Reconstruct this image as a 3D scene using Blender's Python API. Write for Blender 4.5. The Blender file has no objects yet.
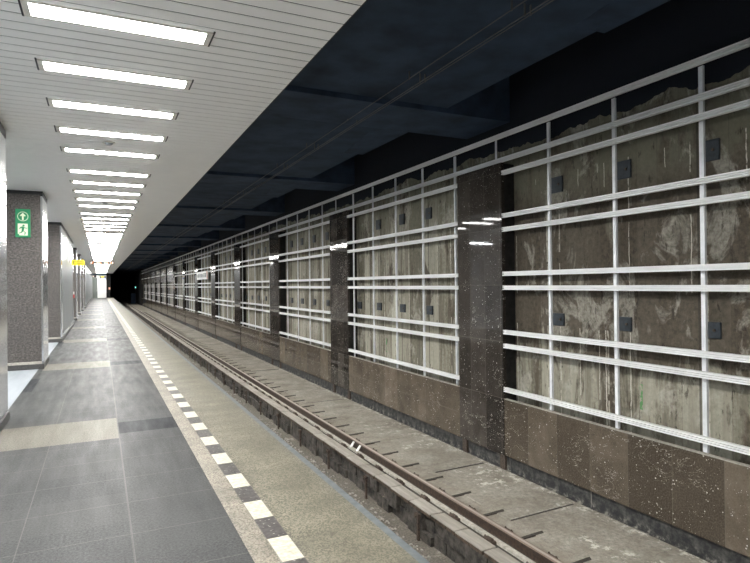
import bpy, math, random
from mathutils import Matrix, Vector
random.seed(7)
scn = bpy.context.scene
col = scn.collection

# ---------------------------------------------------------------- camera
cam_d = bpy.data.cameras.new('camera')
cam = bpy.data.objects.new('camera', cam_d); col.objects.link(cam)
cam_d.sensor_fit = 'HORIZONTAL'; cam_d.sensor_width = 36.0
cam_d.lens = 570.6 / 750 * 36.0
cam_d.clip_start = 0.05; cam_d.clip_end = 400
YAW, PITCH, ROLL = math.radians(25.7206), math.radians(0.2333), math.radians(-0.6204)
F = Vector((math.sin(YAW)*math.cos(PITCH), math.cos(YAW)*math.cos(PITCH), math.sin(PITCH)))
r0 = Vector((math.cos(YAW), -math.sin(YAW), 0)); u0 = r0.cross(F)
rr = r0*math.cos(ROLL) + u0*math.sin(ROLL); uu = -r0*math.sin(ROLL) + u0*math.cos(ROLL)
m = Matrix.Identity(4)
for i in range(3):
    m[i][0] = rr[i]; m[i][1] = uu[i]; m[i][2] = -F[i]
m[0][3], m[1][3], m[2][3] = 0, 0, 1.6
cam.matrix_world = m
scn.camera = cam

# ---------------------------------------------------------------- world, exposure
w = bpy.data.worlds.new('world'); scn.world = w; w.use_nodes = True
w.node_tree.nodes['Background'].inputs[0].default_value = (0.55, 0.7, 1, 1)
w.node_tree.nodes['Background'].inputs[1].default_value = 0.0
vs = scn.view_settings
vs.view_transform = 'Standard'; vs.look = 'None'; vs.gamma = 1; vs.use_curve_mapping = False
vs.exposure = 0.0
LAMP = 108.0          # strength of the platform light diffusers
HALL = 190.0          # strength of the unseen hall diffusers, raised to brighten the platform ceiling

# ---------------------------------------------------------------- node helpers
class NT:
    def __init__(s, name):
        s.m = bpy.data.materials.new(name); s.m.use_nodes = True
        s.t = s.m.node_tree; s.n = s.t.nodes; s.b = s.n['Principled BSDF']
        s.geo = s.n.new('ShaderNodeNewGeometry')
        s.pos = s.geo.outputs['Position']
        sp = s.n.new('ShaderNodeSeparateXYZ'); s.t.links.new(s.pos, sp.inputs[0])
        s.x, s.y, s.z = sp.outputs
    def put(s, sock, v):
        if isinstance(v, bpy.types.NodeSocket): s.t.links.new(v, sock)
        elif isinstance(v, (tuple, list)) and len(v) == 3 and sock.type == 'RGBA': sock.default_value = (*v, 1)
        else: sock.default_value = v
    def math(s, op, *a):
        n = s.n.new('ShaderNodeMath'); n.operation = op
        for i, v in enumerate(a): s.put(n.inputs[i], v)
        return n.outputs[0]
    def vec(s, x, y, z):
        n = s.n.new('ShaderNodeCombineXYZ')
        for i, v in enumerate((x, y, z)): s.put(n.inputs[i], v)
        return n.outputs[0]
    def scale(s, v, sc):
        n = s.n.new('ShaderNodeVectorMath'); n.operation = 'MULTIPLY'
        s.put(n.inputs[0], v); n.inputs[1].default_value = sc
        return n.outputs[0]
    def noise(s, vec, scale, detail=4, rough=0.55, dist=0.0):
        n = s.n.new('ShaderNodeTexNoise'); s.put(n.inputs['Vector'], vec)
        n.inputs['Scale'].default_value = scale; n.inputs['Detail'].default_value = detail
        n.inputs['Roughness'].default_value = rough; n.inputs['Distortion'].default_value = dist
        return n.outputs[0]
    def voro(s, vec, scale, out='Distance', feature='F1'):
        n = s.n.new('ShaderNodeTexVoronoi'); n.feature = feature; s.put(n.inputs['Vector'], vec)
        n.inputs['Scale'].default_value = scale
        return n.outputs[out]
    def white(s, vec):
        n = s.n.new('ShaderNodeTexWhiteNoise'); s.put(n.inputs['Vector'], vec)
        return n.outputs['Value']
    def ramp(s, v, a, b, lo=0.0, hi=1.0):
        n = s.n.new('ShaderNodeMapRange'); n.clamp = True; s.put(n.inputs[0], v)
        n.inputs[1].default_value = a; n.inputs[2].default_value = b
        n.inputs[3].default_value = lo; n.inputs[4].default_value = hi
        return n.outputs[0]
    def mix(s, f, a, b, mode='MIX'):
        n = s.n.new('ShaderNodeMix'); n.data_type = 'RGBA'; n.blend_type = mode
        s.put(n.inputs[0], f); s.put(n.inputs[6], a); s.put(n.inputs[7], b)
        return n.outputs[2]
    def mul(s, *a):
        o = a[0]
        for v in a[1:]: o = s.math('MULTIPLY', o, v)
        return o
    def line(s, c, period, phase, width):
        """1 on thin lines every period along coordinate c"""
        t = s.math('DIVIDE', s.math('SUBTRACT', c, phase), period)
        f = s.math('ABSOLUTE', s.math('SUBTRACT', s.math('FRACT', s.math('ADD', t, 0.5)), 0.5))
        return s.math('LESS_THAN', f, width/period/2)
    def cell(s, c, period, phase):
        return s.math('FLOOR', s.math('DIVIDE', s.math('SUBTRACT', c, phase), period))
    def between(s, c, a, b):
        return s.math('MULTIPLY', s.math('GREATER_THAN', c, a), s.math('LESS_THAN', c, b))
    def out(s, color=None, rough=0.5, metal=0.0, bump=None, bstr=0.3, bdist=0.01, spec=None):
        if color is not None: s.put(s.b.inputs['Base Color'], color)
        s.put(s.b.inputs['Roughness'], rough); s.put(s.b.inputs['Metallic'], metal)
        if spec is not None: s.b.inputs['Specular IOR Level'].default_value = spec
        if bump is not None:
            n = s.n.new('ShaderNodeBump'); n.inputs['Strength'].default_value = bstr
            n.inputs['Distance'].default_value = bdist
            s.put(n.inputs['Height'], bump); s.t.links.new(n.outputs[0], s.b.inputs['Normal'])
        return s.m

def plain(name, c, rough=0.5, metal=0.0, var=0.12, scale=9.0, spec=None):
    s = NT(name); n = s.noise(s.pos, scale, 5)
    lo = tuple(v*(1-var) for v in c); hi = tuple(min(1, v*(1+var)) for v in c)
    return s.out(s.mix(s.ramp(n, .3, .7), lo, hi), rough, metal, spec=spec)

def emit(name, c, strength):
    s = NT(name); s.b.inputs['Emission Color'].default_value = (*c, 1)
    s.b.inputs['Emission Strength'].default_value = strength
    return s.out(tuple(v*0.8 for v in c), 0.4)

M = {}
# --- floor slabs of the platform
s = NT('platform_floor_stone')
n1 = s.noise(s.pos, 62, 3, .9); n2 = s.noise(s.pos, 1.3, 4); n3 = s.noise(s.scale(s.pos, (9, 1.2, 1)), 1.0, 4)
cx = s.cell(s.x, 0.63, 0.17); cy = s.cell(s.y, 0.6, 0.05)
tint = s.white(s.vec(cx, cy, 1.0))
base = s.mix(s.ramp(n1, .35, .65), (.028, .029, .029), (.082, .083, .081))
base = s.mix(s.ramp(n2, .35, .7, 0, .5), base, (.034, .035, .036))
base = s.mix(s.ramp(tint, 0, 1, 0, .35), base, (.076, .076, .073))
granite = s.mix(s.ramp(n1, .35, .65), (.075, .070, .058), (.175, .165, .14))
dark = s.mix(s.ramp(n1, .35, .65), (.012, .013, .015), (.030, .032, .035))
ym = s.math('FLOORED_MODULO', s.math('SUBTRACT', s.y, 6.62), 6.0)
bandL = s.mul(s.math('LESS_THAN', ym, 1.03), s.between(s.x, -1.02, .165))
bandR = s.mul(s.between(ym, .20, .76), s.between(s.x, .175, .80))
patch = s.mul(s.between(s.x, -1.10, -.96), s.math('MAXIMUM', s.between(s.y, 10.2, 11.6), s.between(s.y, 17.6, 19.0)))
c = s.mix(bandL, base, granite); c = s.mix(s.math('MAXIMUM', bandR, patch), c, dark)
hallc = s.mix(s.ramp(n1, .3, .7), (.20, .215, .23), (.27, .285, .30))
c = s.mix(s.math('LESS_THAN', s.x, -1.10), c, hallc)
inner = s.math('GREATER_THAN', s.x, -1.10)
seamx = s.math('MAXIMUM', s.between(s.x, .165, .177), s.mul(s.between(s.x, -.475, -.468), s.math('GREATER_THAN', ym, 1.03)))
seamx = s.math('MAXIMUM', seamx, s.between(s.x, -1.112, -1.10))
seamy = s.mul(s.line(s.y, 0.6, 4.02, .008), inner, s.math('SUBTRACT', 1.0, s.math('MAXIMUM', bandL, bandR)))
seamb = s.mul(s.math('LESS_THAN', s.math('ABSOLUTE', s.math('SUBTRACT', ym, .53)), .006), s.between(s.x, -1.02, .165))
seam = s.math('MAXIMUM', s.math('MAXIMUM', seamx, seamy), seamb)
c = s.mix(s.mul(seam, .17), c, (.24, .225, .195))
c = s.mix(s.mul(s.between(s.x, .167, .172), .35), c, (.05, .05, .05))
pits = s.mul(s.math('LESS_THAN', s.voro(s.pos, 7.0), .03), s.math('GREATER_THAN', s.noise(s.pos, 2, 1), .55))
c = s.mix(s.mul(pits, .6), c, (.05, .05, .05))
M['floor'] = s.out(c, s.ramp(n3, .3, .7, .40, .56), bump=s.math('SUBTRACT', s.mul(n2, .4), seam), bstr=.12, bdist=.003, spec=.025)
# --- granite strip / beige edge stone / blue edge / tactile
def terrazzo(name, lo, hi, rough, seamp=None, var=.2):
    s = NT(name); a = s.voro(s.pos, 105, 'Color'); b = s.noise(s.scale(s.pos, (1, 1.6, 1)), 1.6, 5)
    c = s.mix(s.ramp(a, .33, .67), lo, hi); c = s.mix(s.ramp(b, .38, .66, 0, var*3), c, tuple(v*.75 for v in lo)); c = s.mix(s.ramp(s.noise(s.pos, 5, 6, .7), .5, .7, 0, var*1.5), c, tuple(v*1.1 for v in hi))
    if seamp: c = s.mix(s.mul(s.line(s.y, seamp, 7.4, .010), .25), c, (.09, .08, .06))
    d = s.voro(s.pos, 5.0); c = s.mix(s.mul(s.math('LESS_THAN', d, .05), .5), c, (.10, .09, .07))
    return s.out(c, rough, bump=a, bstr=.15, bdist=.002)
M['border'] = terrazzo('border_granite', (.085, .075, .057), (.235, .21, .165), .5)
M['edge'] = terrazzo('edge_stone', (.080, .073, .052), (.185, .170, .126), .5, 1.5)
M['coping'] = plain('blue_grey_coping', (.098, .112, .118), .5, 0, .25, 14)
s = NT('tactile_strip')
k = s.cell(s.y, .335, 3.54); odd = s.math('GREATER_THAN', s.math('FLOORED_MODULO', k, 2.0), .5)
wear = s.noise(s.pos, 30, 5)
dots = s.voro(s.pos, 28.0)
cw = s.mix(s.ramp(wear, .4, .75), (.43, .41, .335), (.27, .25, .195))
cd = s.mix(s.ramp(wear, .4, .7), (.035, .031, .029), (.068, .062, .058))
cd = s.mix(s.mul(s.math('LESS_THAN', dots, .16), .5), cd, (.3, .28, .25))
c = s.mix(odd, cd, cw)
j = s.math('MAXIMUM', s.line(s.y, .335, 3.54, .008), s.math('GREATER_THAN', s.math('ABSOLUTE', s.math('SUBTRACT', s.x, 1.0)), .066))
c = s.mix(s.mul(j, .75), c, (.10, .09, .075))
M['tactile'] = s.out(c, .45, bump=s.ramp(dots, .1, .3, 1, 0), bstr=.5, bdist=.004)
# --- ceiling
M['slat'] = plain('ceiling_slat_enamel', (.94, .93, .905), .33, 0, .02, 3)
M['void'] = plain('unlit_black', (.006, .006, .007), .8)  # near-black that stands in for unlit space
M['navy'] = plain('navy_black_paint', (.034, .050, .077), .75, 0, .35, 2.0, .1)
M['navy2'] = plain('navy_black_paint_beam', (.036, .053, .083), .7, 0, .35, 2.5, .1)
M['navy3'] = plain('recess_shade_navy', (.0065, .012, .024), .8, 0, .35, 1.0, .1)  # navy darkened for the shade up in the recess
M['frame_beige'] = plain('lamp_frame', (.80, .77, .70), .4)
M['lamp'] = emit('lamp_diffuser', (1.0, .985, .955), LAMP)
M['hallfill'] = emit('hall_fill_diffuser', (.94, .98, 1.0), HALL)
M['black'] = plain('black_trim', (.012, .012, .014), .5)
M['plate'] = plain('bracket_paint', (.030, .038, .046), .5, .3, .25, 30)
# --- aluminium
s = NT('raw_aluminium')
g = s.noise(s.scale(s.pos, (60, 1.5, 60)), 1.0, 4); g2 = s.noise(s.pos, 5, 5)
c = s.mix(s.ramp(g, .3, .7), (.84, .84, .835), (.95, .95, .945)); c = s.mix(s.ramp(g2, .55, .8, 0, .5), c, (.66, .66, .65))
M['alu'] = s.out(c, s.ramp(g2, .3, .7, .38, .5), .1)
s = NT('post_aluminium')
g2 = s.noise(s.pos, 7, 5)
M['post'] = s.out(s.mix(s.ramp(g2, .35, .7), (.84, .85, .87), (.64, .65, .67)), .42, .15)
s = NT('brushed_panel_metal')
g = s.noise(s.scale(s.pos, (1, 60, .6)), 1.0, 3)
M['panel'] = s.out(s.mix(s.ramp(g, .3, .7), (.50, .51, .52), (.62, .63, .64)), .13, .85)
M['panel_dull'] = plain('grey_panel_metal', (.30, .32, .33), .3, .5, .06, 2)
# --- rough pillar granite
s = NT('pillar_granite')
a = s.noise(s.scale(s.pos, (1, 1, 1.5)), 26, 5, .85); b = s.noise(s.scale(s.pos, (.6, .6, 6)), 3, 4); v = s.voro(s.pos, 30)
c = s.mix(s.ramp(a, .42, .60), (.014, .012, .011), (.135, .117, .104))
c = s.mix(s.mul(s.math('LESS_THAN', v, .17), .7), c, (.25, .235, .215))
c = s.mix(s.ramp(b, .35, .7, 0, .45), c, (.05, .045, .043))
c = s.mix(s.mul(s.line(s.z, .42, .17, .006), .8), c, (.03, .028, .027))
M['granite'] = s.out(c, .55, bump=a, bstr=.8, bdist=.01)
M['ledge'] = terrazzo('base_ledge_stone', (.28, .26, .22), (.45, .42, .37), .35)
M['skirt'] = plain('skirting_stone', (.05, .048, .046), .4, 0, .5, 60)
# --- polished brown cladding of the far wall
def cladding(name, lo, hi, pw, pph, hh, hph, rough):
    s = NT(name)
    cy = s.cell(s.y, pw, pph); cz = s.cell(s.z, hh, hph)
    t = s.white(s.vec(cy, cz, 3.0)); t2 = s.white(s.vec(cy, cz, 9.0))
    cloud = s.noise(s.pos, 3.2, 6, .62, .4); cloud2 = s.noise(s.scale(s.pos, (1, .6, 1.6)), 1.1, 4)
    fine = s.noise(s.pos, 60, 3)
    c = s.mix(s.ramp(cloud, .32, .68), lo, hi)
    c = s.mix(s.ramp(cloud2, .35, .7, 0, .55), c, tuple(v*.55 for v in lo))
    c = s.mix(s.ramp(t, .1, .9, 0, .8), c, tuple(v*.38 for v in lo)); c = s.mix(s.ramp(s.noise(s.pos, 11, 5, .7), .55, .7, 0, .4), c, tuple(v*.4 for v in lo))
    c = s.mix(s.ramp(fine, .4, .7, 0, .25), c, tuple(v*1.25 for v in hi))
    # white fossil specks and veins
    dv = s.voro(s.pos, 16.0); gate = s.noise(s.pos, 2.2, 3)
    speck = s.mul(s.math('LESS_THAN', dv, .13), s.math('GREATER_THAN', gate, .46))
    dv2 = s.voro(s.pos, 38.0); speck2 = s.mul(s.math('LESS_THAN', dv2, .13), s.math('GREATER_THAN', s.noise(s.pos, 3.1, 2), .50))
    vein = s.math('LESS_THAN', s.math('ABSOLUTE', s.math('SUBTRACT', s.noise(s.scale(s.pos, (1, 1, 1.9)), 2.4, 5, .6, .8), .5)), .0028)
    vein = s.mul(vein, s.math('GREATER_THAN', s.noise(s.pos, 1.4, 2), .58))
    c = s.mix(s.mul(s.math('MAXIMUM', speck, speck2), s.ramp(s.noise(s.pos, 8, 2), .35, .6, .15, .85)), c, (.62, .59, .54))
    c = s.mix(s.mul(vein, .55), c, (.55, .52, .46))
    seam = s.math('MAXIMUM', s.line(s.y, pw, pph, .006), s.line(s.z, hh, hph, .006))
    seam = s.math('MAXIMUM', seam, s.mul(s.math('LESS_THAN', s.math('ABSOLUTE', s.math('ADD', s.z, .60)), .005), s.math('GREATER_THAN', s.y, 8.2)))
    c = s.mix(s.mul(seam, .75), c, (.13, .115, .095))
    # each slab sits at its own slight tilt
    tilt = s.math('ADD', s.mul(s.math('SUBTRACT', t2, .5), s.y, .004), s.mul(s.math('SUBTRACT', t, .5), s.z, .003))
    return s.out(c, s.ramp(cloud2, .3, .7, rough, rough+.03), bump=s.math('ADD', tilt, s.mul(s.noise(s.pos, 1.0, 0), .0006)), bstr=1.0, bdist=1.0, spec=.22)
M['clad'] = cladding('brown_limestone_parapet', (.092, .073, .054), (.185, .153, .117), .57, 6.99, 3.0, -1.5, .07)
M['clad_far'] = cladding('brown_limestone_upper', (.12, .105, .085), (.21, .19, .16), .57, 6.99, .8, -.2, .22)
M['pil'] = cladding('dark_limestone_pilaster', (.040, .034, .029), (.088, .076, .065), .39, 7.0, .86, -.16, .02)
# --- raw concrete behind the frames
s = NT('stained_raw_concrete')
st = s.scale(s.pos, (1, 1, .38)); a = s.noise(st, 2.0, 8, .68, .5); b = s.noise(s.scale(s.pos, (1, 1, .05)), 11.0, 5, .7)
d = s.noise(s.scale(s.pos, (1, 1.3, .8)), 1.5, 6, .65, .8); fine = s.noise(s.pos, 16, 6, .75)
c = s.mix(s.ramp(fine, .32, .68), (.12, .112, .083), (.34, .32, .25))
c = s.mix(s.ramp(b, .42, .60, 0, .75), c, (.10, .085, .06)); c = s.mix(s.ramp(s.noise(s.scale(s.pos, (1, 1, .12)), 4.2, 6, .7), .50, .62, 0, .85), c, (.062, .045, .030))
bd = s.cell(s.y, .277, .04); bt = s.white(s.vec(bd, 3.0, 8.0))
c = s.mix(s.ramp(bt, .3, 1, 0, .6), c, (.44, .42, .34)); c = s.mix(s.ramp(bt, .35, 0, 0, .6), c, (.10, .09, .065))
nearf = s.ramp(s.y, 6.0, 9.0, .10, -.02)
mid = s.mul(s.ramp(s.z, .40, .95), s.ramp(s.y, 7.0, 9.0, 1.0, .45))
boards = s.mul(s.math('SUBTRACT', bt, .5), .10)
brown = s.ramp(s.math('ADD', s.math('ADD', s.math('ADD', a, nearf), boards), s.math('SUBTRACT', s.mul(mid, .22), .15)), .48, .56)
c = s.mix(s.mul(brown, .88), c, s.mix(s.ramp(fine, .3, .7), (.026, .020, .014), (.10, .078, .056)))
olive = s.mul(s.ramp(s.z, 2.6, 3.0), s.ramp(a, .60, .50), .7)
c = s.mix(olive, c, s.mix(fine, (.12, .115, .078), (.20, .19, .14)))
wash = s.ramp(d, .54, .60); c = s.mix(s.mul(wash, .6, s.ramp(fine, .25, .6)), c, (.42, .40, .34))
blk = s.ramp(s.noise(s.scale(s.pos, (1, 1.8, .55)), 6.0, 7, .75), .58, .64); c = s.mix(s.mul(blk, .8), c, (.030, .024, .018))
# white lime drips, each of its own length
def drips(c, per, ph, zper, zph, wid, ztop, op, seed):
    dc = s.cell(s.y, per, ph); dt = s.white(s.vec(dc, 2.0, seed))
    off = s.math('SUBTRACT', s.math('SUBTRACT', s.y, s.math('ADD', s.mul(dc, per), ph)), s.mul(dt, per*.85))
    wob = s.mul(s.math('SUBTRACT', s.noise(s.scale(s.pos, (1, 1, 1)), 6, 3), .5), .03)
    zc_ = s.cell(s.z, zper, zph); dz = s.white(s.vec(dc, zc_, seed+1)); fz = s.math('FRACT', s.math('DIVIDE', s.math('SUBTRACT', s.z, zph), zper))
    inn = s.math('GREATER_THAN', fz, s.math('SUBTRACT', 1.0, dz))
    k = s.mul(s.math('LESS_THAN', s.math('ABSOLUTE', s.math('ADD', s.math('SUBTRACT', off, wid*2), wob)), s.mul(dz, wid)), inn,
              s.math('GREATER_THAN', dz, .45), s.math('LESS_THAN', s.z, ztop), s.ramp(s.noise(s.pos, 13, 4, .8), .35, .5))
    return s.mix(s.mul(k, op), c, (.62, .59, .50))
c = drips(c, .37, .1, 1.33, -.35, .008, 3.1, .75, 5.0)
c = drips(c, .61, .02, .88, .1, .015, 2.6, .5, 11.0)
c = s.mix(s.mul(s.line(s.y, 1.109, 3.98, .025), .7), c, (.04, .035, .027))  # dark shadow line beside each post, painted onto the concrete
c = s.mix(s.mul(s.line(s.y, .277, .04, .008), .35), c, (.06, .05, .04))
c = s.mix(s.mul(s.line(s.z, .93, -.12, .010), .5), c, (.06, .05, .04))
gr = s.mul(s.line(s.y, 3.327, 4.72, .04), s.between(s.z, .08, .38), s.ramp(s.noise(s.pos, 20, 4), .42, .5))
c = s.mix(s.mul(gr, .85), c, (.06, .24, .07))
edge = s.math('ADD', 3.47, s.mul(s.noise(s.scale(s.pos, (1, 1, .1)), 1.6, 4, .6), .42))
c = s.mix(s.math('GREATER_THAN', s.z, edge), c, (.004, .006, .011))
M['concrete'] = s.out(c, .82, bump=s.math('ADD', fine, s.mul(a, 2)), bstr=.4, bdist=.008, spec=.3)
# --- black wall base
s = NT('sooty_wall_base')
a = s.noise(s.pos, 9, 6, .7); dr = s.noise(s.scale(s.pos, (1, 1, .05)), 14, 3)
c = s.mix(s.ramp(a, .42, .72, 0, .8), (.014, .014, .015), (.12, .115, .10))
c = s.mix(s.ramp(dr, .70, .74, 0, .6), c, (.33, .31, .27))
lime = s.mul(s.ramp(s.z, -1.25, -1.16, 1, 0), s.ramp(a, .52, .66)); c = s.mix(s.mul(lime, .8), c, (.36, .34, .29))
M['base'] = s.out(c, .7)
# --- trackbed concrete
s = NT('trackbed_concrete')
a = s.noise(s.pos, 2.4, 7, .65); fine = s.noise(s.pos, 24, 6, .8); gr = s.noise(s.pos, 12, 5)
c = s.mix(s.ramp(fine, .3, .7), (.19, .172, .14), (.46, .425, .36))
c = s.mix(s.ramp(a, .35, .7, 0, .7), c, (.17, .150, .115)); c = s.mix(s.ramp(s.noise(s.pos, 1.3, 6, .7), .48, .62, 0, .5), c, (.13, .112, .085)); c = s.mix(s.ramp(s.noise(s.pos, 9, 6, .8), .56, .68, 0, .5), c, (.10, .085, .065))
lm = s.mul(s.ramp(s.noise(s.pos, 7, 7, .75), .53, .60), s.ramp(s.noise(s.pos, .9, 2), .50, .56), s.between(s.x, 4.5, 5.3), s.ramp(s.y, 11, 8, .25, 1))
rim = s.mul(s.ramp(s.x, 5.10, 5.28), s.ramp(s.noise(s.pos, 11, 6, .75), .52, .60))
c = s.mix(s.mul(s.math('MAXIMUM', lm, rim), .7), c, (.72, .69, .61))
rust = s.mul(s.ramp(s.x, 4.3, 3.9), s.ramp(gr, .42, .65)); c = s.mix(s.mul(rust, .6), c, (.13, .095, .065))
M['bed'] = s.out(c, .85, bump=s.math('ADD', fine, s.mul(gr, 2)), bstr=.6, bdist=.012)
M['joint'] = plain('joint_dark', (.045, .038, .030), .8, 0, .4, 30)
M['jointlip'] = plain('joint_lip', (.33, .31, .27), .85, 0, .3, 40)
s = NT('pit_floor_dirt')
a = s.noise(s.pos, 5, 7, .7); f2 = s.noise(s.pos, 38, 5, .7)
c = s.mix(s.ramp(f2, .35, .65), (.075, .065, .052), (.20, .178, .148))
c = s.mix(s.ramp(a, .58, .68, 0, .7), c, (.38, .36, .31))
M['pit'] = s.out(c, .9, bump=s.math('ADD', s.mul(a, 2), f2), bstr=.9, bdist=.02)
s = NT('pit_wall_blocks')
a = s.noise(s.pos, 8, 6, .7); dr = s.noise(s.scale(s.pos, (1, 1, .12)), 7, 3)
c = s.mix(s.ramp(a, .35, .7), (.014, .012, .011), (.12, .108, .092))  # block tone darkened for the shade below the plank overhang
c = s.mix(s.ramp(dr, .66, .72, 0, .6), c, (.30, .26, .19))
M['block'] = s.out(c, .85, bump=a, bstr=.7, bdist=.02)
s = NT('weathered_plank')
a = s.noise(s.scale(s.pos, (8, .8, 8)), 2.0, 6, .7); f2 = s.noise(s.pos, 25, 5)
top = s.math('GREATER_THAN', s.z, -1.128)
ct = s.mix(s.ramp(a, .3, .7), (.24, .22, .19), (.43, .40, .35))
ct = s.mix(s.ramp(s.white(s.vec(s.cell(s.y, .51, 1.195), 1.0, 2.0)), 0, 1, 0, .35), ct, (.17, .15, .12))
cs = s.mix(s.ramp(f2, .35, .65), (.035, .024, .017), (.11, .078, .055))
M['plank'] = s.out(s.mix(top, cs, ct), .8, bump=a, bstr=.4, bdist=.006)
# --- steel rail : rusty sides, polished crown
s = NT('rail_steel')
f2 = s.noise(s.pos, 30, 5); crown = s.math('GREATER_THAN', s.z, -1.056)
cr = s.mix(s.ramp(f2, .3, .7), (.020, .013, .009), (.066, .042, .028))
band = s.math('LESS_THAN', s.math('ABSOLUTE', s.math('SUBTRACT', s.x, 3.88)), .017)
c = s.mix(crown, cr, s.mix(band, (.16, .12, .09), (.40, .34, .29)))
M['rail'] = s.out(c, s.mix(crown, (.7,)*3, (.38,)*3), s.mul(crown, .15))
M['core_shade'] = plain('shaded_core_concrete', (.016, .015, .014), .85, 0, .4, 12, .2)  # pilaster core darkened for the shade on its recessed sides
M['rust'] = plain('rusty_iron', (.075, .055, .042), .75, .2, .5, 40)
M['mortar'] = plain('rail_bed_grout', (.38, .36, .31), .85, 0, .3, 25)
M['white'] = plain('white_paint', (.75, .75, .73), .5)
M['signwhite'] = plain('sign_white', (.78, .78, .76), .4, 0, .03)
M['green'] = plain('exit_green', (.012, .21, .085), .35, 0, .05)
M['glow'] = plain('photoluminescent_white', (.70, .78, .58), .4, 0, .03)
M['yellow'] = emit('yellow_backlit', (.80, .66, .005), .12)
M['grey_ink'] = plain('grey_lettering', (.20, .20, .21), .5)
M['orange'] = emit('orange_led', (1.0, .36, .16), .9)
M['ledwhite'] = emit('white_led', (1.0, .80, .70), 1.0)
M['siggreen'] = emit('green_signal_light', (.25, 1.0, .8), 2.5)
M['red'] = plain('red_paint', (.45, .03, .03), .4)
M['cream'] = plain('end_wall_panel', (.95, .95, .93), .4, 0, .03, 2)
M['doorgrey'] = plain('grey_green_door', (.16, .18, .165), .45, 0, .1, 2)
M['hallwall'] = plain('hall_wall_stone', (.40, .42, .44), .4, 0, .15, 2)
M['cable'] = plain('cable_grey', (.09, .088, .085), .6)
M['screen'] = emit('screen_glow', (.35, .40, .75), .25)

# ---------------------------------------------------------------- mesh helpers
class MB:
    def __init__(s): s.v = []; s.f = []
    def hexa(s, p):
        b = len(s.v); s.v += p
        for q in ((0,3,2,1), (4,5,6,7), (0,1,5,4), (1,2,6,5), (2,3,7,6), (3,0,4,7)): s.f.append([b+i for i in q])
        return s
    def box(s, x0, x1, y0, y1, z0, z1):
        return s.hexa([(x0,y0,z0),(x1,y0,z0),(x1,y1,z0),(x0,y1,z0),(x0,y0,z1),(x1,y0,z1),(x1,y1,z1),(x0,y1,z1)])
    def prism(s, pts, axis, a, b):
        """closed outline pts (2D) extruded along axis from a to b; pts are (x,z) for y, (y,z) for x, (x,y) for z"""
        n = len(pts); k = len(s.v)
        for t in (a, b):
            for p, q in pts: s.v.append({'y': (p, t, q), 'x': (t, p, q), 'z': (p, q, t)}[axis])
        for i in range(n): s.f.append([k+i, k+(i+1) % n, k+n+(i+1) % n, k+n+i])
        s.f.append([k+i for i in range(n)][::-1]); s.f.append([k+n+i for i in range(n)])
        return s
    def cyl(s, c, r, axis, a, b, n=12, r2=None):
        r2 = r if r2 is None else r2; k = len(s.v)
        for t, q in ((a, r), (b, r2)):
            for i in range(n):
                u, v = c[0]+q*math.cos(2*math.pi*i/n), c[1]+q*math.sin(2*math.pi*i/n)
                s.v.append({'y': (u, t, v), 'x': (t, u, v), 'z': (u, v, t)}[axis])
        for i in range(n): s.f.append([k+i, k+(i+1) % n, k+n+(i+1) % n, k+n+i])
        s.f.append([k+i for i in range(n)][::-1]); s.f.append([k+n+i for i in range(n)])
        return s
    def build(s, name, mat, parent=None, loc=None, bevel=0):
        me = bpy.data.meshes.new(name); me.from_pydata(s.v, [], s.f); me.update()
        import bmesh
        bm = bmesh.new(); bm.from_mesh(me); bmesh.ops.recalc_face_normals(bm, faces=bm.faces); bm.to_mesh(me); bm.free()
        me.materials.append(mat)
        o = bpy.data.objects.new(name, me); col.objects.link(o)
        if parent: o.parent = parent
        if loc: o.location = loc
        if bevel:
            b = o.modifiers.new('bevel', 'BEVEL'); b.width = bevel; b.segments = 2; b.limit_method = 'ANGLE'
        return o

def tag(o, label=None, cat=None, group=None, kind=None):
    if label: o['label'] = label
    if cat: o['category'] = cat
    if group: o['group'] = group
    if kind: o['kind'] = kind
    return o
def empty(name, loc, label, cat, group=None):
    o = bpy.data.objects.new(name, None); o.location = loc; col.objects.link(o); o.empty_display_size = .1
    return tag(o, label, cat, group)
def structure(o, label=None): o['kind'] = 'structure'; o['label'] = label or o.name; return o
def dup(root, loc, label, deep=True):
    r = root.copy(); col.objects.link(r); r.location = loc; r['label'] = label
    for ch in root.children:
        c = ch.copy(); col.objects.link(c); c.parent = r
        for g in ch.children:
            d = g.copy(); col.objects.link(d); d.parent = c
    return r
ONES = ['first','second','third','fourth','fifth','sixth','seventh','eighth','ninth','tenth','eleventh','twelfth','thirteenth',
        'fourteenth','fifteenth','sixteenth','seventeenth','eighteenth','nineteenth']
TENS = {2:('twenty','twentieth'),3:('thirty','thirtieth'),4:('forty','fortieth'),5:('fifty','fiftieth'),6:('sixty','sixtieth'),
        7:('seventy','seventieth'),8:('eighty','eightieth'),9:('ninety','ninetieth')}
def nth(i):
    if i >= 100: return 'one hundred and ' + nth(i-100) if i > 100 else 'one-hundredth'
    if i < 20: return ONES[i-1]
    t, u = divmod(i, 10)
    return TENS[t][1] if u == 0 else TENS[t][0] + '-' + ONES[u-1]

YE = 91.0            # far end of the platform
YN = -8.0            # behind the camera
ZC = 3.5             # platform ceiling
XW = 5.5             # face of the stone cladding across the track

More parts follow.
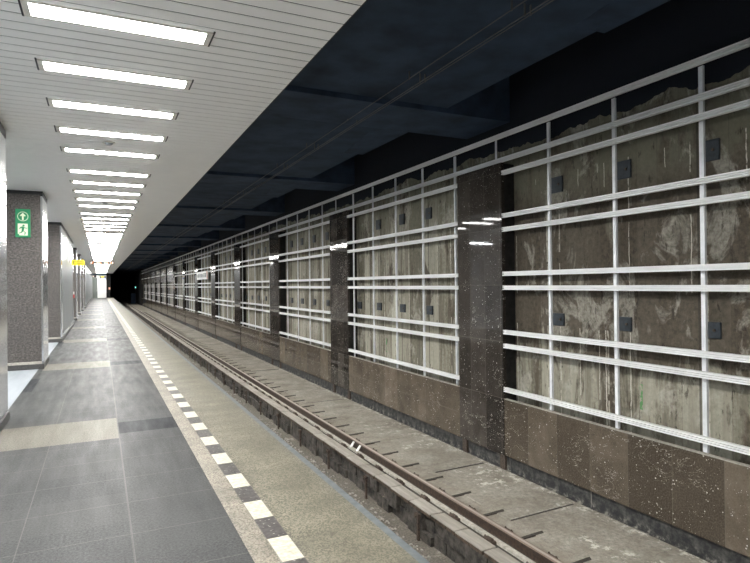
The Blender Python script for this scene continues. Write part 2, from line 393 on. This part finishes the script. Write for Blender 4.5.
# ---------------------------------------------------------------- setting: platform
structure(MB().box(-8, .79, YN, YE, -.25, 0).build('floor', M['floor']), 'grey stone slab floor of the platform')
structure(MB().box(.79, .93, YN, YE, -.25, 0).build('trim_1', M['border']), 'light granite border strip beside the tactile paving')
structure(MB().box(.93, 1.07, YN, YE, -.25, .002).build('trim_2', M['tactile']), 'black and white chequered safety strip')
structure(MB().box(1.07, 1.635, YN, YE, -.25, 0).build('trim_3', M['edge']), 'beige stone slabs along the platform edge')
structure(MB().box(1.635, 1.69, YN, YE, -.25, -.001).build('trim_4', M['coping']), 'blue grey coping of the platform edge')
structure(MB().box(1.2, 1.35, YN, 130, -1.5, -.25).build('wall_platform', M['base']), 'wall below the platform edge')
# ceiling of slats
mb = MB(); y = YN
PS = 6.0/39
k0 = math.floor((YN-4.77)/PS)
for k in range(k0, int((YE-4.77)/PS)):
    y = 4.77 + k*PS
    mb.box(-8, 1.62, y+.0065, y+PS-.0065, ZC, ZC+.003)
structure(mb.build('ceiling', M['slat']), 'suspended ceiling of pale metal slats')
structure(MB().box(-8, 1.60, YN, YE, ZC+.045, ZC+.09).build('ceiling_back', M['void']), 'black sheet standing for the unlit space above the slats')
structure(MB().box(1.60, 1.635, YN, YE, ZC+.005, ZC+.16).build('trim_5', M['black']), 'dark edge profile of the suspended ceiling')
# left side of the hall
structure(MB().box(-8.3, -8, YN, YE, -.25, ZC+.09).build('wall_left', M['hallwall']), 'far wall of the middle hall')
structure(MB().box(-8.3, 6.5, YN-.3, YN, -1.6, 5.3).build('wall_back', M['hallwall']), 'wall behind the camera')

# ---------------------------------------------------------------- setting: dark structural ceiling over the track
ys = [7.05+6*i for i in range(-3, 21)]
structure(MB().box(0.8, 4.6, YN, 130, 4.16, 4.3).build('ceiling_track', M['navy']), 'dark painted ceiling over the track')
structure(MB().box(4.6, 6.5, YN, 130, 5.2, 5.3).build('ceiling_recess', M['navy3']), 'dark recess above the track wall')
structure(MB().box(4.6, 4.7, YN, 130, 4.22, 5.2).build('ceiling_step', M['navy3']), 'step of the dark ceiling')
for i, yy in enumerate(ys):
    b = MB().box(1.0, 5.75, yy, yy+1.15, 4.09, 5.2).build('beam', M['navy2'])
    # ragged haunch beside the beam
    structure(b, 'dark painted concrete beam across the track ceiling')
    b.name = 'ceiling_beam_%d' % (i+1)
    hz = MB().hexa([(4.05, yy+1.15, 4.15), (4.7, yy+1.15, 4.15), (4.7, yy+3.2, 4.155), (4.3, yy+3.2, 4.155),
                    (4.05, yy+1.15, 4.2), (4.7, yy+1.15, 5.2), (4.7, yy+3.2, 5.2), (4.3, yy+3.2, 4.2)]).build('ceiling_haunch_%d' % (i+1), M['navy2'])
    structure(hz, 'dark haunch of the track ceiling')

# ---------------------------------------------------------------- setting: track side wall
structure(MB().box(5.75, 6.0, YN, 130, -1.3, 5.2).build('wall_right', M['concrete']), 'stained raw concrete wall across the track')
structure(MB().box(5.56, 5.75, YN, 130, -1.3, -.45).build('baseboard_right', M['base']), 'sooty black base of the track wall')
pil_y = [6.955+6*i for i in range(-2, 14)]
structure(MB().box(XW, 5.555, YN, YE, -1.02, -.17).build('trim_6', M['clad']), 'brown limestone cladding along the foot of the track wall')
structure(MB().box(XW-.004, 5.556, YN, YE, -.17, -.162).build('trim_7', M['jointlip']), 'pale top edge of the limestone cladding')

# ---------------------------------------------------------------- setting: trackbed
structure(MB().box(3.95, 5.32, YN, 130, -1.25, -1.146).build('trackbed_top', M['bed']), 'concrete surface between the far rail and the wall')
structure(MB().box(3.55, 5.56, YN, 130, -1.6, -1.25).build('trackbed', M['base']), 'concrete trackbed beside the far rail')
mb = MB(); yj = -7.0; jy = []
while yj < 100:
    jy.append(yj); yj += 1.83
off = 5.24 - min(jy, key=lambda t: abs(t-5.24)); jy = [t+off for t in jy]
for a, b in zip(jy, jy[1:]):
    dz = random.uniform(-.004, .004)
    mb.hexa([(4.22, a+.02, -1.155), (5.22, a+.06, -1.155), (5.22, b+.03, -1.155), (4.22, b-.01, -1.155),
             (4.22, a+.02, -1.138+dz), (5.22, a+.06, -1.138+dz), (5.22, b+.03, -1.138-dz), (4.22, b-.01, -1.138-dz)])
structure(mb.build('trackbed_slabs', M['bed']), 'cast concrete slabs of the trackbed')
mb = MB()
for a in jy:
    if a > 8 and int(a) % 3: continue
    mb.hexa([(4.24, a-.018, -1.150), (5.22, a+.022, -1.150), (5.22, a+.062, -1.150), (4.24, a+.022, -1.150),
                      (4.24, a-.018, -1.1345), (5.22, a+.022, -1.1345), (5.22, a+.062, -1.1345), (4.24, a+.022, -1.1345)])
structure(mb.build('trackbed_joints', M['joint']), 'dark joints between the trackbed slabs')
mb = MB(); jr = random.Random(4)
for a in jy:
    if a > 30 or a < 2 or (a > 8 and int(a) % 3): continue
    for k in range(26):                     # crumbly pale lip along each joint
        t_ = k/26.0; x0 = 4.24+.98*t_; q = .06+.04*(k % 3 == 0); yb = a+.022+.04*t_
        if jr.random() < .8: mb.hexa([(x0, yb, -1.15), (x0+.036, yb, -1.15), (x0+.036, yb+q*.4*jr.random()+.02, -1.15), (x0, yb+q*.4*jr.random()+.02, -1.15),
                 (x0, yb, -1.128), (x0+.036, yb, -1.126), (x0+.034, yb+.018, -1.13), (x0, yb+.018, -1.131)])
structure(mb.build('joint_lip', M['jointlip']), 'crumbled pale lips of the trackbed joints')
structure(MB().box(1.35, 3.55, YN, 130, -1.75, -1.5).build('pit_floor', M['pit']), 'dirty floor of the pit between the rails')
structure(MB().box(1.35, 2.6, YN, 130, -1.5, -1.205).build('trackbed_near', M['bed']), 'concrete bed of the near rail')
# wall of blocks below the plank
mb = MB(); y = YN
while y < 100:
    L = random.uniform(.22, .42); d = random.uniform(-.01, .06); t = random.uniform(-.02, .02)
    zt = -1.16 + random.uniform(-.03, 0)
    zm = -1.34 + random.uniform(-.05, .05)
    mb.box(3.535-d, 3.56, y+.008, y+L-.008, zm+.006, zt)
    mb.box(3.53-random.uniform(-.01, .06), 3.56, y+.008, y+L-.008, -1.52, zm-.006)
    y += L
structure(mb.build('pit_wall', M['block']), 'dark blocks lining the pit below the planks')

# ---------------------------------------------------------------- pilasters of the track wall
for i, yy in enumerate(pil_y):
    top = 3.42
    y0 = yy; y1 = yy+1.17
    vis = i-2
    lab = ('dark polished stone pilaster on the track wall, %s from the camera' % nth(vis+1)) if vis >= 0 else 'dark polished stone pilaster on the track wall beside the camera'
    p = empty('stone_pilaster', (5.62, (y0+y1)/2, -1.25), lab, 'pilaster', 'stone pilasters of the track wall')
    MB().box(XW+.05-5.62, 5.745-5.62, -(y1-y0)/2+.012, (y1-y0)/2-.012, .23, top+1.24).build('core', M['core_shade'], p)
    mb = MB().box(XW-.012-5.62, XW+.05-5.62, -(y1-y0)/2, (y1-y0)/2, .23, top+1.25)
    mb.build('shaft', M['pil'], p)
    for q in (-1, 1):
        c_ = q*((y1-y0)/2-.08)
        MB().box(-.10, -.062, c_-.06, c_+.06, 0.0, .229).build('foot', M['rust'], p)

# upper solid cladding in the last bays
for i in range(7):
    a, b = 50.125+6*i, min(54.955+6*i, YE)
    if a < YE-.5: structure(MB().box(XW+.01, 5.745, a+.002, b-.002, 1.95, 3.42).build('wall_upper_%d' % (i+1), M['clad_far']), 'solid stone cladding over a far low bay')
structure(MB().box(XW, XW+.02, 50.17, YE, 2.62, 2.68).build('trim_8', M['alu']), 'metal band on the far solid cladding')

# ---------------------------------------------------------------- aluminium framework
RZ = [3.26, 2.61, 2.40, 1.73, 1.52, .85, .64, -.02]
RH = .032
def rail_profile(z):
    x = XW-.015; h = RH
    return [(x, z-h), (x, z-h+.015), (x+.03, z-h+.016), (x+.03, z-h+.025), (x, z-h+.026), (x, z+h-.026), (x+.03, z+h-.025), (x+.03, z+h-.016),
            (x, z+h-.015), (x, z+h), (x+.055, z+h), (x+.055, z-h)]
posts = [3.82+1.109*k + (.09 if 3 < k < 9 else .03 if 9 <= k < 14 else 0) for k in range(-6, 80)]
BN = ['first', 'second', 'third', 'fourth', 'fifth', 'sixth', 'seventh', 'eighth', 'ninth', 'tenth', 'eleventh', 'twelfth', 'thirteenth', 'fourteenth', 'fifteenth', 'sixteenth']
for i, yy in enumerate(pil_y):
    if i == 0: continue
    a = pil_y[i-1]+1.17; b = yy
    vis = i-1        # bay 1 is the one nearest the camera
    low = a > 50
    lab = 'bare aluminium framework over raw concrete, %s bay from the camera' % nth(vis) if vis >= 1 else 'bare aluminium framework over raw concrete beside the camera, out of view'
    if low: lab = 'low aluminium framework below solid cladding, %s bay from the camera' % nth(vis)
    f = empty('aluminium_frame', (5.58, (a+b)/2, -.17), lab, 'frame', 'aluminium frames of the track wall')
    ox, oy, oz = 5.58, (a+b)/2, -.17
    for z in RZ:
        if low and z > 1.95: continue
        mb = MB().prism([(p-ox, q-oz) for p, q in rail_profile(z)], 'y', a+.01-oy, b-.01-oy+(.07 if i == 2 else 0)*0)
        mb.build('rail', M['alu'], f)
    far = a > 50
    for yp in posts:
        if a+.05 < yp < b-.05:
            zt = 1.94 if far else 3.80
            y0 = yp-oy
            prof = [(-.035, -.016), (-.029, -.016), (-.029, -.004), (.02, -.004), (.02, .004), (-.029, .004), (-.029, .016), (-.035, .016)]
            mb = MB().prism([(q+(0.0), p+y0) for p, q in prof], 'z', -.165-oz, zt-oz)
            mb.build('post', M['post'], f)
            for zz, hh in ((1.08, .085), (2.95, .11)):
                if zz > 2 and (far or yp > b-.6): continue
                jit = min(max(random.uniform(-.02, .02), a+.17-yp), b-.125-yp)
                br = MB().box(.14, .168, y0-.10+jit, y0+.11+jit, zz-hh-oz, zz+hh-oz).build('bracket', M['plate'], f, bevel=.004 if a < 20 else 0)
                if a < 20:
                    MB().cyl((y0-.04+jit, zz-oz), .016, 'x', .128, .141, 8).build('bolt', M['rust'], br)
# continuous top rails
t = empty('top_rail_frame', (5.58, 40, 3.5), 'pair of continuous aluminium rails running along the top of the whole track wall', 'rail')
for z in (3.83, 3.46):
    MB().prism([(p-5.58, q-3.5) for p, q in rail_profile(z)], 'y', YN-40+.01, YE-40).build('rail', M['alu'], t)
for yp in posts:
    if any(y0-.03 <= yp <= y0+1.2 for y0 in pil_y) or yp > 50.2:
        if yp > YE: continue
        MB().box(-.035, -.02, yp-.016-40, yp+.016-40, -.05, .34).build('short_post', M['post'], t)

# ---------------------------------------------------------------- station name sign on the fifth bay
sg = empty('station_name_sign', (5.46, 34.9, 2.2), 'white station name sign with grey lettering mounted on the distant wall frame', 'sign')
MB().box(-.03, .02, -1.95, 1.95, -.24, .24).build('panel', M['signwhite'], sg)
mb = MB(); y = 1.6
random.seed(11)
while y > -1.5:                      # grey strokes, too small in the photo to be read
    L = random.choice((.10, .14, .17))
    mb.box(-.036, -.029, y-.04, y, -.11, .11)
    if random.random() < .7: mb.box(-.036, -.029, y-L, y, .07, .11)
    if random.random() < .6: mb.box(-.036, -.029, y-L, y, -.02, .02)
    if random.random() < .5: mb.box(-.036, -.029, y-L, y-L+.035, -.11, .11)
    y -= L+.09
mb.build('lettering', M['grey_ink'], sg)
MB().box(-.036, -.029, -1.93, -1.75, -.22, .22).build('end_stripe', emit('sign_orange', (.8, .3, .15), .15), sg)

# ---------------------------------------------------------------- pillars of the platform
def pillar(y0, y1, xl, label, wide=False):
    xf = -1.02
    oy = (y0+y1)/2; ox = (xl+xf)/2; hw = (xf-xl)/2; hy = (y1-y0)/2
    p = empty('pillar', (ox, oy, 0), label, 'pillar', 'granite pillars along the platform')
    MB().box(-hw, hw-.03, -hy, hy, .14, ZC-.07).build('shaft', M['granite'], p)
    MB().box(-hw-.01, hw-.03, -hy-.04, hy+.04, .10, .145).build('ledge', M['ledge'], p)
    MB().box(-hw-.01, hw+.015, -hy-.055, hy+.055, 0.002, .10).build('skirting', M['skirt'], p)
    MB().box(-hw+.01, hw+.008, -hy+.01, hy-.01, ZC-.10, ZC-.002).build('cap', M['black'], p)  # black band stands for the shadow gap between pillar and ceiling
    sd = MB()
    if wide:
        sd.box(hw-.03, hw+.004, -hy-.004, -hy+.35, .12, ZC-.10).box(hw-.03, hw+.004, hy-.35, hy+.004, .12, ZC-.10)
        sd.box(hw-.03, hw+.004, -hy+.35, hy-.35, .12, .20).box(hw-.03, hw+.004, -hy+.35, hy-.35, ZC-.5, ZC-.10)
        sd.build('metal_frame', M['panel'], p)
        mb = MB(); n = max(1, round((y1-y0-.7)/1.3)); L = (y1-y0-.7)/n
        for k in range(n): mb.box(hw-.03, hw-.004, -hy+.35+k*L+.004, -hy+.35+(k+1)*L-.004, .20, ZC-.5)
        mb.build('infill_panel', M['panel_dull'], p)
    else:
        sd.box(hw-.03, hw+.004, -hy-.004, hy+.004, .12, ZC-.10).build('side_panel', M['panel'], p)
    return p
pillar(7.0, 8.15, -3.0, 'pillar cropped by the left picture edge, its shiny metal side nearest the camera')
pillar(13.0, 14.15, -2.4, 'granite pillar with the green exit sign on its front')
pillar(19.0, 27.2, -2.4, 'long wall-like pillar with a broad metal side, behind the exit sign pillar', True)
for n_, (a, b) in enumerate(((31, 32.15), (37, 38.15), (43, 44.15))):
    pillar(a, b, -2.4, 'narrow distant granite pillar, %s beyond the long metal-sided one' % nth(n_+1))
pillar(49, YE-.2, -2.4, 'longest metal-clad pillar running to the far end of the platform', True)

# ---------------------------------------------------------------- exit sign (escape route upwards + running man)
es = empty('exit_sign', (-1.345, 12.965, 2.58), 'green emergency exit sign with arrow and running figure on the granite pillar', 'sign')
es_x0, es_x1 = -.125, .125
MB().box(es_x0, es_x1, 0, .03, 0, .55).build('plate', M['green'], es)
def flat(polys, name, mat, parent, y=-.004, t=.003):
    mb = MB()
    for pl in polys: mb.prism([(a, b) for a, b in pl], 'y', y, y+t)
    return mb.build(name, mat, parent)
ring = []
for i in range(24):
    a0, a1 = 2*math.pi*i/24, 2*math.pi*(i+1)/24
    ring.append([(.092*math.cos(a0), .405+.092*math.sin(a0)), (.092*math.cos(a1), .405+.092*math.sin(a1)),
                 (.083*math.cos(a1), .405+.083*math.sin(a1)), (.083*math.cos(a0), .405+.083*math.sin(a0))])
flat(ring, 'circle', M['glow'], es)
flat([[(-.014, .335), (.014, .335), (.014, .43), (-.014, .43)], [(-.05, .42), (-.03, .405), (.0, .44), (0, .475)], [(.05, .42), (0, .475), (0, .44), (.03, .405)]], 'arrow', M['glow'], es)
pn = flat([[(-.085, .035), (.08, .035), (.08, .265), (-.085, .265)]], 'figure_panel', M['glow'], es)
man = [[(.012 + .02*math.cos(a), .228 + .02*math.sin(a)) for a in [2*math.pi*i/10 for i in range(10)]],
       [(-.035, .205), (.0, .21), (.028, .19), (.012, .125), (-.022, .12), (-.018, .17)],     # torso
       [(-.035, .205), (-.065, .165), (-.055, .158), (-.02, .185)], [(.02, .195), (.05, .165), (.075, .18), (.07, .192), (.05, .18), (.028, .205)],
       [(-.022, .125), (.012, .125), (-.02, .085), (-.07, .07), (-.07, .085), (-.03, .098)],
       [(-.01, .13), (.012, .125), (.05, .095), (.035, .045), (.02, .05), (.032, .09)]]
flat(man, 'figure', M['green'], pn, y=-.0075)
flat([[(-.085, .035), (-.06, .035), (-.06, .06), (-.085, .06)]], 'door_mark', M['green'], pn, y=-.0075)

# ---------------------------------------------------------------- yellow exit sign and notices on the long pillar
ysn = empty('direction_sign', (-1.0, 25.9, 2.58), 'yellow backlit direction sign projecting from the long metal-sided pillar', 'sign')
MB().box(-.018, .44, -.04, .04, -.105, .105).build('panel', M['yellow'], ysn)
mb = MB().box(.02, .13, -.046, -.040, .035, .06).box(.03, .055, -.046, -.040, -.03, .045).prism([(.03, -.07), (.09, -.03), (.05, -.02)], 'y', -.046, -.040)
mb.build('arrow', M['black'], ysn)
mb = MB()
for k in range(7): mb.box(.17+k*.035, .193+k*.035, -.046, -.040, .02, .055)
for k in range(7): mb.box(.17+k*.035, .193+k*.035, -.046, -.040, -.05, -.02)
mb.build('lettering', M['black'], ysn)
ps = empty('information_board', (-1.014, 23.3, 2.5), 'small information board with yellow field on the metal side of the long pillar', 'sign')
MB().box(-.0, .02, -.75, .55, 0, .52).build('board', M['signwhite'], ps)
MB().box(.02, .024, -.45, .40, .14, .27).build('yellow_field', plain('matt_yellow', (.6, .5, .03), .5), ps)
mb = MB().box(.02, .024, -.35, -.05, -.0, .10).box(.02, .024, .05, .35, -.0, .10); mb.build('pictogram', M['black'], ps)
mb = MB().prism([(-.65, .30), (-.60, .30), (-.05, .49), (-.05, .51)], 'x', .02, .024).prism([(.45, .30), (.50, .30), (-.05, .51), (-.05, .49)], 'x', .02, .024)
mb.build('chevron', M['red'], ps)
nb = empty('call_point', (-1.015, 26.85, 1.15), 'small red and white call point near the far end of the long pillar', 'call point')
MB().box(0, .05, -.10, .10, 0, .14).build('red_box', M['red'], nb); MB().box(0, .04, -.10, .10, .145, .26).build('white_box', M['white'], nb)

# ---------------------------------------------------------------- platform ceiling lights
def make_light(loc, label, group, big=True):
    t = empty('ceiling_light', loc, label, 'ceiling light', group)
    mb = MB().box(-.62, -.575, 0, .245, -.012, -.001).box(.575, .62, 0, .245, -.012, -.001).box(-.575, .575, 0, .022, -.012, -.001).box(-.575, .575, .215, .245, -.012, -.001)
    mb.build('frame', M['frame_beige'], t)
    MB().box(-.575, .575, .022, .215, -.0115, -.001).build('diffuser', M['lamp'], t)
    MB().box(-.635, -.621, -.02, .265, -.006, -.001).build('end_slot', M['black'], t)
    MB().box(.621, .635, -.02, .265, -.006, -.001).build('end_slot', M['black'], t)
    return t
first = None; cnt = 0
for g in range(-2, 15):  # last group added to brighten the end wall
    for i in range(5):
        y = 4.37 + 6*g + 1.1*i
        if y > 90: continue
        if g < 0:
            lab = 'white ceiling light panel over the platform, out of view behind the camera'
        else:
            cnt += 1; lab = 'long white ceiling light panel across the platform, %s from the camera' % nth(cnt)
        if first is None: first = make_light((.16, y, ZC), lab, 'ceiling lights over the platform')
        else: dup(first, (.16, y, ZC), lab)
# round detectors between the groups of lights
for g in range(0, 14):
    y = 4.37+6*g+4.4+.4 + (-0.55 if g == 0 else 0)
    y = 8.27 + 5.97*g if g < 2 else 4.37+6*g+5.2
    d = empty('ceiling_detector', (.12, y, ZC), 'small round ceiling detector between the platform lights, %s from the camera' % nth(g+1), 'detector', 'round ceiling detectors')
    MB().cyl((0, 0), .075, 'z', -.012, -.001, 20).build('rim', M['frame_beige'], d)
    MB().cyl((0, 0), .03, 'z', -.035, -.012, 16, .055).build('dome', M['panel_dull'], d)
# unseen lights added over the middle hall, overdriven to brighten the platform ceiling
hl = None
for k in range(-1, 15):
    y = 4+6*k
    lab = 'wide white light panel added over the middle hall behind the pillars, out of view'
    if hl is None:
        hl = empty('hall_fill_light', (-4.6, y, ZC), lab, 'ceiling light', 'added lights of the middle hall')
        MB().box(-1.2, 1.2, -.2, .2, -.03, -.001).build('frame', M['frame_beige'], hl)
        MB().box(-1.15, 1.15, -.17, .17, -.035, -.03).build('diffuser', M['hallfill'], hl)
    else: dup(hl, (-4.6, y, ZC), lab)

# ---------------------------------------------------------------- hanging display, far signs, end wall
ld = empty('hanging_display', (.1, 34, 3.5), 'long hanging led display with orange characters across the far platform', 'display')
MB().box(-.58, .58, -.06, .06, -.68, -.55).build('housing', M['black'], ld)
MB().cyl((-.4, 0), .012, 'z', -.56, -.001, 8).build('hanger', M['black'], ld)
MB().cyl((.4, 0), .012, 'z', -.56, -.001, 8).build('hanger', M['black'], ld)
mb = MB(); mw = MB(); random.seed(3)
for x0, n in ((-.54, 3), (-.26, 6), (.12, 5), (.40, 4)):
    for q in range(n): (mb if (q % 3) else mw).box(x0+q*.038, x0+q*.038+.03, -.066, -.06, -.66, -.57)
mb.build('orange_characters', M['orange'], ld); mw.build('white_characters', M['ledwhite'], ld)
structure(MB().box(-8, .80, YE-.1, YE+.3, -.25, ZC+.09).build('wall_front', M['cream']), 'pale end wall of the platform')
dr = structure(MB().box(-1.0, -.36, YE-.14, YE-.1, 0.0, 2.9).build('door_1', M['doorgrey']), 'grey green door in the end wall')
MB().box(-.44, -.40, YE-.17, YE-.14, 1.0, 1.15).build('door_handle', M['alu'], dr)
structure(MB().box(-1.0, .82, YE-.5, YE-.1, 3.28, 3.5).build('trim_9', M['navy2']), 'dark soffit above the end wall')
mo = empty('clock_display', (.35, 87.9, 3.5), 'dark hanging display with yellow header at the far end of the platform', 'display')
MB().box(-.42, .40, -.08, .08, -.90, -.42).build('housing', M['black'], mo)
MB().box(-.25, .15, -.09, -.08, -.60, -.46).build('yellow_header', M['yellow'], mo)
MB().box(-.36, .34, -.09, -.08, -.87, -.68).build('screen', M['screen'], mo)
MB().cyl((0, 0), .02, 'z', -.43, -.001, 8).build('hanger', M['black'], mo)
m2 = empty('dark_display', (-.72, 87.9, 3.5), 'small dark hanging box left of the display with the yellow header', 'display')
MB().box(-.26, .26, -.08, .08, -.62, -.28).build('housing', M['black'], m2)
MB().box(-.18, -.08, -.09, -.08, -.50, -.38).build('lit_dot', M['ledwhite'], m2)
MB().cyl((0, 0), .02, 'z', -.29, -.001, 8).build('hanger', M['black'], m2)
ob = empty('warning_box', (1.2, 90.2, 0), 'small orange lit box on a post at the dark platform end', 'signal')
MB().cyl((0, 0), .025, 'z', .001, 1.15, 8).build('post', M['black'], ob)
MB().box(-.14, .14, -.06, .06, 1.12, 1.55).build('box', M['rust'], ob)
MB().box(-.09, .09, -.07, -.06, 1.2, 1.48).build('light', emit('dim_orange', (1, .45, .3), .35), ob)
# tunnel beyond the platform, its darkness put into black walls
structure(MB().box(.80, 1.35, YE+.3, 130, -1.5, 4.2).build('wall_tunnel_left', M['void']), 'tunnel wall blacked out for the dark beyond the platform')
structure(MB().box(5.3, 5.75, YE, 130, -1.3, 5.2).build('wall_tunnel_right', M['void']), 'tunnel wall blacked out for the dark beyond the station')
structure(MB().box(.8, 6, 130, 130.3, -1.6, 5.3).build('wall_tunnel_end', M['void']), 'tunnel end blacked out for the dark')
sl = empty('tunnel_signal', (4.95, 96, -1.2), 'small green signal light on a post in the dark tunnel', 'signal')
MB().cyl((0, 0), .04, 'z', 0.001, 2.5, 10).build('post', M['black'], sl)
MB().box(-.13, .13, -.06, .08, 2.35, 2.85).build('head', M['black'], sl)
MB().cyl((0.0, 2.66), .075, 'y', -.075, -.06, 14).build('green_lens', M['siggreen'], sl)
cb = empty('tunnel_cabinet', (4.75, 99, -1.2), 'dark equipment cabinet beside the tunnel rail beyond the platform', 'cabinet')
MB().box(-.35, .35, -.25, .25, .002, 1.7).build('body', M['navy'], cb, bevel=.01)
MB().box(-.31, .31, -.262, -.25, .08, 1.62).build('door', M['navy2'], cb)

# ---------------------------------------------------------------- ceiling cables over the track
def cable_run(x, z, label):
    t = empty('ceiling_cable', (x, 40, z), label, 'cable')
    MB().cyl((0, 0), .0055, 'y', YN-40+.02, 90, 8).build('conductor', M['cable'], t)
    mb_n = 0
    for k in range(-4, 60):
        y = 2.2+1.9*k
        if y < 2 or y > 90: continue
        MB().box(-.006, .006, y-.008-40, y+.008-40, -.009, (4.088 if (y-7.05) % 6 < 1.15 else 4.158)-z).build('clip', M['cable'], t)
cable_run(3.38, 4.07, 'single thin cable along the dark ceiling, left of the double cable')
cable_run(3.53, 4.05, 'inner cable of the double run along the dark track ceiling')
cable_run(3.60, 4.07, 'outer cable of the double run along the dark track ceiling')

# hangers along the open edge of the slat ceiling
hg = None; cnt = 0
for k in range(0, 26):
    y = 2.9 + 1.55*k; cnt += 1
    zt = (4.088 if (y-7.05) % 6 < 1.15 else 4.158) - 3.67
    lab = 'thin dark hanger at the open edge of the slat ceiling, %s from the camera' % nth(cnt)
    h_ = empty('ceiling_hanger', (1.655, y, 3.67), lab, 'hanger', 'hangers of the slat ceiling')
    MB().box(-.018, .05, -.02, .02, -.05, -.02).build('clip', M['cable'], h_)
    MB().cyl((.012, 0), .006, 'z', -.02, zt, 6).build('rod', M['cable'], h_)

# ---------------------------------------------------------------- rails, sleepers, planks
XR = 3.885
def rail_obj(x, name, label):
    hp = [(-.036, 0), (-.036, -.034), (-.010, -.046), (-.009, -.118), (-.062, -.136), (-.066, -.150), (.066, -.150), (.062, -.136), (.009, -.118), (.010, -.046), (.036, -.034), (.036, 0), (.028, .006), (-.028, .006)]
    o = MB().prism(hp, 'y', YN-40+.02, 89.5).build(name, M['rail'], loc=(x, 40, -1.052), bevel=0)
    return tag(o, label, 'rail')
rail_obj(XR, 'running_rail', 'rusty brown running rail with bolted clips beyond the pit')
rail_obj(XR-1.51, 'running_rail', 'near running rail hidden below the platform edge')
structure(MB().box(3.755, 3.812, YN, 130, -1.25, -1.14).build('rail_grout', M['mortar']), 'pale grout strip beside the rail')
structure(MB().box(3.812, 3.95, YN, 130, -1.25, -1.204).build('rail_seat', M['rust']), 'rail seat channel')
structure(MB().box(3.56, 3.755, YN, 130, -1.25, -1.172).build('clip_trough', M['joint']), 'dark trough with the rail clips')
sl0 = None
k = 0
y = 2.3
cnt = 0
while y < 66:
    cnt += 1
    lab = 'concrete sleeper under the far rail with rusty clips, %s from the camera' % nth(cnt)
    if sl0 is None:
        sl0 = empty('sleeper', (XR, y, -1.146), lab, 'sleeper', 'sleepers of the far rail')
        MB().hexa([(.072, -.14, .0), (.46, -.12, .0), (.46, .12, .0), (.072, .14, .0),
                   (.072, -.13, .012), (.45, -.11, .022), (.45, .11, .014), (.072, .13, .010)]).build('block', M['bed'], sl0, bevel=.004)
        MB().hexa([(.15, -.168, .0), (.45, -.160, .0), (.46, -.128, .0), (.15, -.138, .0), (.15, -.168, .012), (.45, -.160, .012), (.46, -.124, .022), (.15, -.135, .016)]).build('end_slot', M['joint'], sl0)
        for x0, x1, z0 in ((-.225, -.125, -.026), (.072, .125, .010)):
            mb = MB().box(x0, x1, -.085, .085, z0, z0+.03)
            mb.box(x0+.02, x1-.012, -.05, .05, z0+.03, z0+.048)
            fs = mb.build('rail_clip', M['rust'], sl0, bevel=.004)
            for yy in (-.05, .05):
                MB().cyl(((x0+x1)/2, yy), .017, 'z', z0+.028, z0+.05, 6).cyl(((x0+x1)/2, yy), .009, 'z', z0+.05, z0+.062, 8).build('bolt', M['rust'], fs)
    else:
        dup(sl0, (XR, y, -1.146), lab)
    y += .672
# planks along the pit
pl = None; cnt = 0; y = 1.2
pr = random.Random(5)
meshes = []
for v in range(4):
    dz = [pr.uniform(-.004, .006) for _ in range(4)]
    o = MB().hexa([(-.14, 0, -.05), (.04, 0, -.05), (.04, .488, -.05), (-.14, .488, -.05), (-.14, 0, dz[0]), (.04, 0, dz[1]), (.04, .488, dz[2]), (-.14, .488, dz[3])])
    meshes.append(o)
cnt = 0
while y < 90:
    cnt += 1
    o = meshes[cnt % 4].build('plank', M['plank'], loc=(3.612+pr.uniform(-.006, .006), y, -1.118), bevel=.005 if y < 20 else 0)
    tag(o, 'weathered plank edging the pit beside the far rail, %s from the camera' % nth(cnt), 'plank', 'planks edging the pit')
    y += .51
# under-plank supports
# support brackets under the planks
cnt = 0; y = 3.0; sb = None
while y < 40:
    cnt += 1
    lab = 'rusty bracket below the pit plank, %s from the camera' % nth(cnt)
    if sb is None:
        sb = empty('plank_bracket', (3.44, y, -1.5), lab, 'bracket', 'rusty brackets below the planks')
        MB().box(-.02, .005, -.02, .02, 0.001, .325).box(-.035, .005, -.045, .045, .27, .325).build('upright', M['rust'], sb)
        MB().cyl((0, .29), .012, 'x', -.05, -.035, 6).build('bolt', M['rust'], sb)
    else: dup(sb, (3.44, y, -1.5), lab)
    y += 1.5
# white rail bond clamps
rb = empty('rail_bond', (3.84, 8.72, -1.2), 'pair of white painted rail bond clamps on the far rail', 'clamp')
for dy in (-.13, .13):
    MB().prism([(-.075, .062), (-.045, .062), (.005, .14), (-.012, .145)], 'y', dy-.022, dy+.022).build('clamp', M['white'], rb)
# rubble in the pit
rr_ = random.Random(9); mb = MB()
for _ in range(700):
    x = rr_.uniform(3.0, 3.36); y = rr_.uniform(2.5, 30) if rr_.random() < .5 else rr_.uniform(4, 12); q = rr_.uniform(.006, .022)
    pts = []
    for (sx, sy, sz) in ((-1,-1,0),(1,-1,0),(1,1,0),(-1,1,0),(-.6,-.5,1),(.7,-.6,1),(.5,.6,1),(-.6,.5,1)):
        pts.append((x+sx*q*rr_.uniform(.7, 1.2), y+sy*q*rr_.uniform(.7, 1.3), -1.501+sz*q*rr_.uniform(.6, 1.2)))
    mb.hexa(pts)
tag(mb.build('rubble', M['jointlip']), 'pale rubble and grit scattered on the pit floor', 'rubble', kind='stuff')
